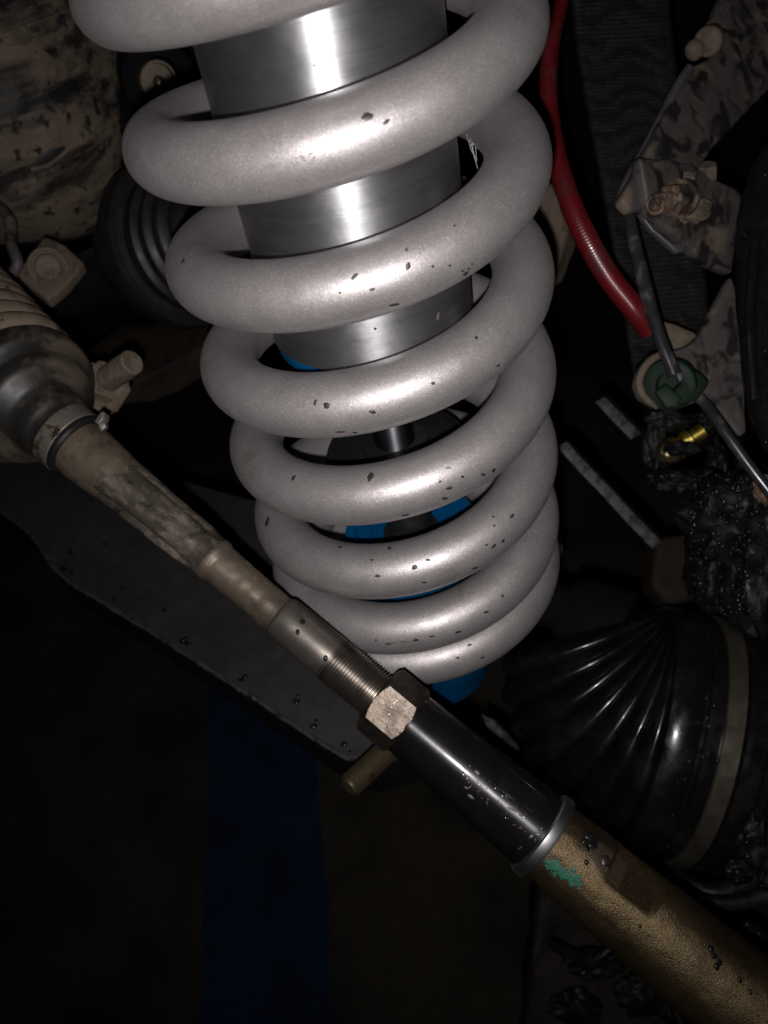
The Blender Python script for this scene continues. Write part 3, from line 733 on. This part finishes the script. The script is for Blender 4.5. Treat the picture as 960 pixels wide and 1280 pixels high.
# red hose
hp_ = smooth_path([C(712,-60,.37),C(700,0,.365),C(688,60,.36),C(686,130,.357),C(698,205,.352),(C(722,275,.347)),C(757,340,.348),C(790,383,.350),C(812,412,.356)], 60)
V, Fc = sweep(hp_, [.0037+.0010*min(1, max(0, (i/len(hp_)-.35)*3))+.00009*math.sin(i*2*PI/3.0) for i in range(len(hp_))], 28)
tag(link('red_hose', V, Fc, 'red', sharp=80), 'thin red corrugated brake hose curving down beside the spring', 'hose')

# tan thing behind the hose
tag(link('tan_casting', *plate([C(672,250,.43),C(688,222,.43),C(702,250,.43),C(713,282,.425),C(695,335,.42),C(676,345,.43)], .02, bev=.003, lump=.0015, cuts=2, seed=9), 'tansteel'), 'small tan dusted casting peeping out between spring and red hose', 'casting')

# mud splashed bracket
br = thing('steel_bracket', C(860,180,.38), 'mud splashed black steel bracket with rusty bolt at the upper right', 'bracket')
ups = [(905,-30),(884,22),(868,52),(895,72),(862,84),(846,110),(828,148),(806,196),(786,232),(779,250),(790,262),(812,262),(840,236),(872,234),(876,212),(892,184),(926,148),(960,112),(985,80),(985,-30)]
ups = [(912,-30),(893,18),(884,28),(893,34),(897,52),(893,68),(862,84),(846,110),(828,148),(806,196),(786,232),(779,250),(790,262),(812,262),(840,236),(872,234),(876,212),(892,184),(926,148),(960,112),(985,80),(985,-30)]
def zb(x, y): return .372+.00008*(y-130)*-1+.00022*(x-860)
link('upper_arm', *plate([C(x,y,zb(x,y)) for x, y in ups], .006, bev=.0018, lump=.0010, cuts=3, seed=2), 'muddy', br, sharp=60)
link('folded_edge', *sweep(smooth_path([C(862,84,.372),C(846,110,.371),C(829,146,.370),C(806,192,.369),(C(786,230,.366)),C(780,248,.366)], 8), [.0018+.0016*min(1, i/28) for i in range(41)], 10), 'edge', br)
lowp = [(800,196),(838,196),(872,208),(900,224),(926,242),(922,300),(915,342),(888,328),(862,308),(830,284),(812,262)]
link('bolt_plate', *plate([C(x,y,.362+.0003*(x-860)) for x, y in lowp], .006, bev=.0018, lump=.0012, cuts=3, seed=5), 'muddy', br, sharp=60)
link('bent_flange', *plate([C(797,262,.362),(C(812,264,.362)),C(860,304,.366),C(862,313,.366),C(847,316,.364),C(815,288,.362)], .004, bev=.0012, lump=.0004, cuts=2), 'edge', br)
link('ear_tab', *lathe(C(885,52,.376), (-ray(885,52)+Vector((-.4,.3,0))), [(-.004,.0062),(.0005,.0062),(.0015,.0054),(.0016,.001)], 32), 'tansteel', br)
link('ear_tab', *blob(C(868,62,.376), .0040,.0046,.003,.12,1.5,3,6), 'tansteel', br)
link('slot', *blob(C(803,236,.3652), .0008,.0034,.0006,.1,1,3,1, a=(.1,.0,-1)), 'chip', br)
# rusty bolt, nut and washer
rb = thing('rusty_bolt', C(835,253,.352), 'rust coloured bolt thread and nut on the muddy bracket', 'bolt')
o = C(860,246,.362); a_ = C(818,256,.342)-o; L_ = a_.length
link('washer', *lathe(o, a_, [(L_*.18,.0078),(L_*.26,.0078)], 32), 'rust', rb)
link('nut', *hexnut(o+a_.normalized()*L_*.26, a_, basis(a_)[1], .0068, L_*.30, .003), 'rust', rb)
pr = [(0,.0036),(L_*.6,.0036)]; t = L_*.6
while t < L_: pr += [(t,.0040),(t+.0006,.0040),(t+.0009,.0034),(t+.0011,.0034)]; t += .0014
pr += [(L_+.0003,.0037),(L_+.0006,.0032),(L_+.0004,.0026),(L_-.001,.0022),(L_-.001,.0005)]
link('bolt_thread', *lathe(o, a_, pr, 32), 'rust', rb, sharp=20)
link('mud_crust', *join(blob(C(868,262,.362),.007,.005,.003,.4,2.5,3,3), blob(C(842,272,.361),.006,.004,.003,.4,2.5,3,4), blob(C(850,222,.362),.006,.003,.002,.4,2.5,3,5)), 'tansteel', rb)
link('bolt_head', *lathe(C(884,214,.372), (-.2,-.6,-.6), [(-.003,.0045),(.002,.0045),(.003,.0036),(.003,.0005)], 6), 'tansteel', rb)

# lower bracket lobe
lb = thing('hose_bracket', C(870,440,.37), 'muddy lower bracket with rounded cup carrying the green clip', 'bracket')
lpx = [(916,346),(896,378),(884,400),(876,418),(862,432),(842,438),(820,442),(803,458),(797,480),(804,498),(822,510),(850,512),(880,500),(905,520),(925,548),(935,540),(928,430),(920,360)]
link('bracket_plate', *plate([C(x,y,.366+.0001*(x-860)) for x, y in lpx], .006, bev=.0018, lump=.0009, cuts=3, seed=8), 'muddy', lb, sharp=60)
link('cup_rim', *sweep(smooth_path([C(835,441,.362),C(817,448,.360),(C(804,462,.359)),C(799,480,.359),C(806,497,.359),C(822,508,.360)], 6), .0016, 10), 'tansteel', lb)
tag(link('grey_rubber_pad', *plate([C(822,398,.385),C(846,404,.383),C(873,416,.38),(C(868,432,.38)),C(846,439,.38),(C(832,436,.382))], .008, bev=.002, lump=.0004, cuts=1), 'tansteel'), 'smooth grey brown rubber pad just above the green clip', 'pad')
# green clip
gc = thing('cable_clip', C(848,478,.352), 'green grey plastic clip gripping the dark line at the right', 'clip')
a_ = Vector((.78,-.35,.10)).normalized()
link('clip_disc', *lathe(C(838,480,.356), (-ray(838,480)*1.0+Vector((-.25,.25,0))), [(-.003,.0105),(.001,.0110),(.003,.0105),(.0038,.009),(.0036,.0055),(.000,.0048)], 48), 'clip', gc)
link('clip_body', *plate([C(848,487,.348),C(868,460,.349),(C(880,468,.350)),(C(889,478,.351)),C(874,500,.350),C(852,507,.349),C(840,496,.349)], .006, bev=.0016), 'clip', gc)
link('clip_jaw', *plate([C(818,490,.3495),C(832,478,.349),C(852,496,.347),C(850,510,.348),C(832,511,.349)], .004, bev=.0012), 'clip', gc)
link('clip_jaw', *plate([C(838,453,.349),(C(846,448,.349)),C(856,470,.347),C(850,478,.347)], .003, bev=.0008), 'edge', gc)
# dark line
wp = smooth_path([C(783,246,.358),C(788,280,.354),C(799,330,.350),C(812,380,.346),C(826,425,.342),C(843,469,.341)], 10)
V, Fc = sweep(wp, [.0027-.0002*math.sin(i*.2) for i in range(len(wp))], 20)
wr = thing('sensor_line', C(830,440,.345), 'dark plastic sensor line running down through the green clip', 'line')
link('line_cover', V, Fc, 'wire', wr)
wp = smooth_path([C(850,478,.360),C(868,492,.360),C(884,508,.357),C(905,538,.350),C(935,580,.346),C(975,632,.342)], 10)
link('line_tail', *sweep(wp, .0023, 16), 'wire', wr)
# rusty spot at the line's end
tag(link('rusty_fitting', *blob(C(957,612,.35), .005,.006,.003,.4,2.5,4,3), 'rust'), 'rusty fitting where the dark line leaves the right edge', 'fitting')

# glossy black upright at the far right
gp = [(975,160),(950,180),(936,210),(921,250),(914,340),(915,400),(922,470),(930,515),(950,560),(975,590),(1060,600),(1060,150)]
V, Fc = plate([C(x,y,.345-.0002*(x-915)) for x, y in gp], .03, bev=.006, lump=.0012, cuts=3, seed=3)
ku = tag(link('wheel_upright', V, Fc, 'gloss', sharp=70), 'glossy wet black upright along the far right edge', 'upright')
KT = bvh((V, Fc))
link('water_drops', *drops(KT, [(random.uniform(922,958), random.uniform(200,560)) for _ in range(26)], .0003, .0009), 'water', ku)
link('upright_rib', *sweep(smooth_path([C(944,300,.336),C(937,400,.336),C(944,500,.335)], 8), .0022, 10), 'gloss', ku)

# two scuffed steel plates whose edges catch the light
def gusset(pts, label, z, seed):
    e = thing('steel_gusset', C(*pts[0], z), label, 'steel plate', 'dark steel gusset plates right of the spring')
    (x0,y0), (x1,y1) = pts; w_ = 8
    q = [C(x0-w_*.8,y0+w_*.3,z), C(x0+w_*.8,y0-w_*.5,z), C(x1+w_*.8,y1-w_*.5,z), C(x1-w_*.8,y1+w_*.6,z)]
    link('scuffed_edge', *plate(q, .003, bev=.0006, lump=.0004, cuts=3, seed=seed), 'scuff', e)
    bdy = [C(x0-w_,y0,z+.004), C(x0+w_,y0-w_,z+.004), C(x1+w_,y1-w_,z+.004), C(x1-w_,y1+w_,z+.004)]
    link('plate_body', *plate(bdy, .05, dirv=C((x0+x1)/2,(y0+y1)/2,1)+Vector((0,.02,0)), bev=.002), 'liner', e)
gusset([(750,500),(796,545)], 'short scuffed dark steel plate edge nearer the green clip', .45, 1)
gusset([(702,556),(822,682)], 'long scuffed dark steel plate edge right beside the spring', .43, 2)
sp = tag(link('droplet_glint', *lathe(C(697,684,.40), -ray(697,684)+Vector((.1,-.4,0)), [(-.006,.003),(0,.0026),(.001,.0017),(.0022,.0018),(.003,.0008)], 20), 'washer'), 'tiny bright shape standing in for a droplet glint right of the spring', 'glint')  # bright metal shape added to draw a droplet's highlight

# brass fitting in a wet black rubber nest
bf = thing('brass_fitting', C(855,556,.40), 'yellow brass fitting half buried in wet black rubber', 'fitting')
o = C(826,572,.405); a_ = C(880,538,.400)-o; L_ = a_.length
link('fitting_body', *lathe(o, a_, [(0,.001),(.0005,.005),(L_*.32,.0058),(L_*.36,.0062),(L_*.42,.0062),(L_*.44,.0045),(L_*.52,.0045),(L_*.54,.0056),(L_*.7,.0058),(L_*.74,.0040),(L_,.0040)], 28), 'gold', bf)
link('rubber_lip', *blob(C(851,561,.395), .0032,.0075,.004,.4,2,3,9,a=(.3,.3,1)), 'wet', bf)
link('fitting_dust', *blob(C(838,566,.400), .0055,.0045,.004,.2,2,3,3), 'brass', bf)
def wetlump(name, specs, label, cat, ndrop, box, m='wet', seed=0):
    gs = [blob(C(x,y,z), rx*z/F, ry*z/F, rz*z/F, .45, 2.2, 4, seed+i) for i, (x,y,z,rx,ry,rz) in enumerate(specs)]
    e = thing(name, C(*specs[0][:3]), label, cat)
    V, Fc = join(*gs); V = [v+Vector(mnoise.noise_vector(v*260))*.0009 for v in V]
    link('rubber_mass', V, Fc, m, e, sharp=70)
    if ndrop:
        t = bvh((V, Fc)); rnd = random.Random(seed+5)
        sp_ = [(rnd.uniform(box[0], box[2]), rnd.uniform(box[1], box[3])) for _ in range(ndrop)]
        o = link('water_droplets', *drops(t, sp_, .0006, .0012), 'water', e); o['kind'] = 'stuff'
    return e
wetlump('rubber_nest', [(835,598,.42,24,12,14),(870,604,.42,30,10,14),(818,560,.43,14,30,14),(836,526,.43,26,14,14),(895,585,.43,12,34,14),(880,530,.43,16,14,14)],
        'wet lumpy black rubber surrounding the brass fitting', 'rubber', 40, (810,515,905,615), seed=11)
wetlump('wet_rubber_cover', [(915,650,.40,60,55,40),(900,710,.41,45,50,40),(955,700,.39,50,90,40),(880,610,.42,34,22,30),(950,610,.41,40,30,30)],
        'wet knobbly black rubber cover beaded with water at the right edge', 'rubber cover', 300, (862,590,960,770), seed=21)
tag(link('brown_block', *plate([C(822,670,.47),C(872,664,.47),C(880,748,.46),C(835,755,.46),C(815,730,.46)], .02, bev=.003, lump=.001, cuts=2, seed=6), 'brown'), 'dim brown steel block beside the wet knobbly rubber', 'block')
tag(link('tan_flange', *plate([C(905,775,.40),C(930,760,.40),C(985,765,.39),C(985,800,.39),C(940,797,.395)], .01, bev=.002, lump=.0012, cuts=2, seed=12), 'brown'), 'thin brown flange above the clamped end of the big black boot', 'flange')

# ================================================================ OUTER CV BOOT (right)
cv = thing('axle_boot', C(860,900,.40), 'big glossy black ribbed axle boot with steel clamp at the lower right', 'axle boot')
ZB = .425
piv = C(836, 756, ZB)
def ringframe(phi): # direction from the pinch point across the ring, and the ring's own axis
    d = Vector((-math.sin(phi), math.cos(phi), -.05)).normalized(); ax = Vector((-math.cos(phi), -math.sin(phi), .13)).normalized()
    ax = (ax-d*ax.dot(d)).normalized(); return d, ax, d.cross(ax)
V = []; Fc = []; seg = 90; nst = 220; nr = 7.0
for i in range(nst+1):
    s = i/nst
    phi = math.radians(61*(1-s)**1.05+14)
    d, ax, e = ringframe(phi)
    Rb = .041+.016*min(1, s*1.15)**.8
    rib = (abs(math.sin(s*nr*PI)))**.65; amp = .0115*(.75+.25*s)
    R_ = Rb-amp*(1-rib)
    c = piv+d*(Rb+.002)
    for k in range(seg):
        q = 2*PI*k/seg
        far = .5-.5*math.cos(q)            # ribs are deep only on the stretched side
        rk = Rb-amp*(1-rib)*(.35+.65*(.5+.5*math.cos(q)))
        v = c+d*math.cos(q)*rk+e*math.sin(q)*rk
        V.append(v+Vector(mnoise.noise_vector(v*40))*.0008)
for i in range(nst):
    for k in range(seg):
        k2 = (k+1) % seg; Fc.append((i*seg+k, i*seg+k2, (i+1)*seg+k2, (i+1)*seg+k))
Fc.append(tuple(range(seg)))
link('ribbed_bellows', V, Fc, 'boot', cv, sharp=70)
d, ax, e = ringframe(math.radians(14)); cc = piv+d*.060; RR = .059
axr = -ax
link('boot_collar', *lathe(cc, axr, [(-.002,RR-.006),(-.001,RR-.001),(.002,RR+.0005),(.011,RR+.001),(.0125,RR),(.013,RR-.002),(.0145,RR-.002),(.015,RR),(.0205,RR),(.021,RR-.001),(.0305,RR-.001)], 110, cap=False), 'boot', cv, sharp=40)
V, Fc = ring_lathe(cc, axr, [(.0215,RR-.002),(.0215,RR+.0010),(.0218,RR+.0014),(.0293,RR+.0014),(.0297,RR+.0010),(.0297,RR-.002)], 110)
M['band'] = mat('dull_clamp_band_steel', (.125,.108,.085), .75, .40, col2=(.06,.05,.04), n2=(50,.45,.7), bump=.2, bs=200, bdist=.0002, rvar=.08)
link('clamp_band', V, Fc, 'band', cv)
V, Fc = lathe(cc, axr, [(.0300,RR-.0005),(.031,RR+.0016),(.0335,RR+.0018),(.0345,RR-.001),(.040,RR-.001),(.0405,RR+.0012),(.044,RR+.0012),(.046,RR-.002),(.09,RR-.003)], 110, cap=True)
link('joint_housing', V, Fc, 'gloss', cv, sharp=40); CVT = bvh((V, Fc))
V, Fc = lathe(cc, axr, [(-.002,RR-.006),(-.001,RR-.001),(.002,RR+.0005),(.011,RR+.001),(.0305,RR)], 110, cap=False)
t_ = bvh((V, Fc)); link('water_drops', *drops(t_, [(random.uniform(830,900), random.uniform(800,1060)) for _ in range(26)]+[(826,1063),(848,1065),(835,1058)], .0004, .0010), 'water', cv)
d0, ax0, e0 = ringframe(math.radians(75)); c0 = piv+d0*.034
link('axle_shaft', *lathe(c0+ax0*-.002, Vector((-.85,-.35,.42)), [(-.01,.022),(.012,.020),(.02,.017),(.021,.012),(.16,.012)], 36), 'liner', cv)

# ================================================================ LOWER RIGHT CLUTTER
tag(link('subframe_rail', *plate([C(672,1090,.52),C(720,1060,.52),C(1000,1180,.50),C(1000,1400,.46),C(640,1400,.48),(C(655,1250,.5))], .04, bev=.004, lump=.003, cuts=3, seed=14), 'grime'), 'grimy brown subframe rail under the gold casting', 'subframe')
def cable(pts, r, name, label, m='wet'):
    return tag(link(name, *sweep(smooth_path(pts, 8), r, 12), m), label, 'cable')
cable([C(740,1120,.44),C(800,1085,.42),C(850,1100,.40),C(905,1115,.39),C(985,1070,.38)], .0045, 'brake_cable', 'black cable looping between the big boot and the gold casting')
cable([C(830,1072,.41),C(870,1120,.39),C(920,1128,.38),C(990,1110,.37)], .0035, 'brake_cable', 'wet black cable just below the clamped boot collar')
cable([C(690,1180,.46),C(740,1200,.44),C(790,1170,.44),C(830,1230,.43),C(860,1300,.42)], .003, 'brake_cable', 'thin dark cable low down under the gold casting')
wetlump('torn_rubber', [(945,1050,.36,20,34,12),(958,1085,.36,14,26,10),(925,1090,.37,18,14,10)], 'wet torn black rubber flap at the right edge below the boot', 'rubber', 18, (915,1020,960,1110), seed=31)
wetlump('wet_clamp_lump', [(935,1175,.37,22,20,14),(915,1165,.38,16,14,10)], 'shiny wet black lump right of the gold casting', 'rubber', 8, (910,1150,955,1195), seed=41)
wetlump('greasy_debris', [(745,1205,.45,34,16,14),(800,1245,.44,30,24,14),(840,1265,.43,20,14,10),(720,1260,.46,30,20,10)], 'greasy dark debris stuck to the rail below the gold casting', 'debris', 22, (700,1190,860,1275), seed=51)
wetlump('grease_clump', [(755,1035,.40,16,12,10),(766,1055,.40,10,16,8)], 'small dark grease clump wedged above the gold casting', 'grease', 6, (742,1020,775,1070), seed=61)
tag(link('pinch_bracket', *plate([C(600,890,.42),C(618,898,.42),(C(650,935,.41)),C(640,940,.41),C(608,912,.42)], .01, bev=.002, lump=.0008, cuts=2), 'scuff'), 'small scuffed bracket behind the black sleeve', 'bracket')

# tidy helper properties
for o in bpy.data.objects:
    if 'o_' in o.keys(): del o['o_']
    if 'r_' in o.keys(): del o['r_']
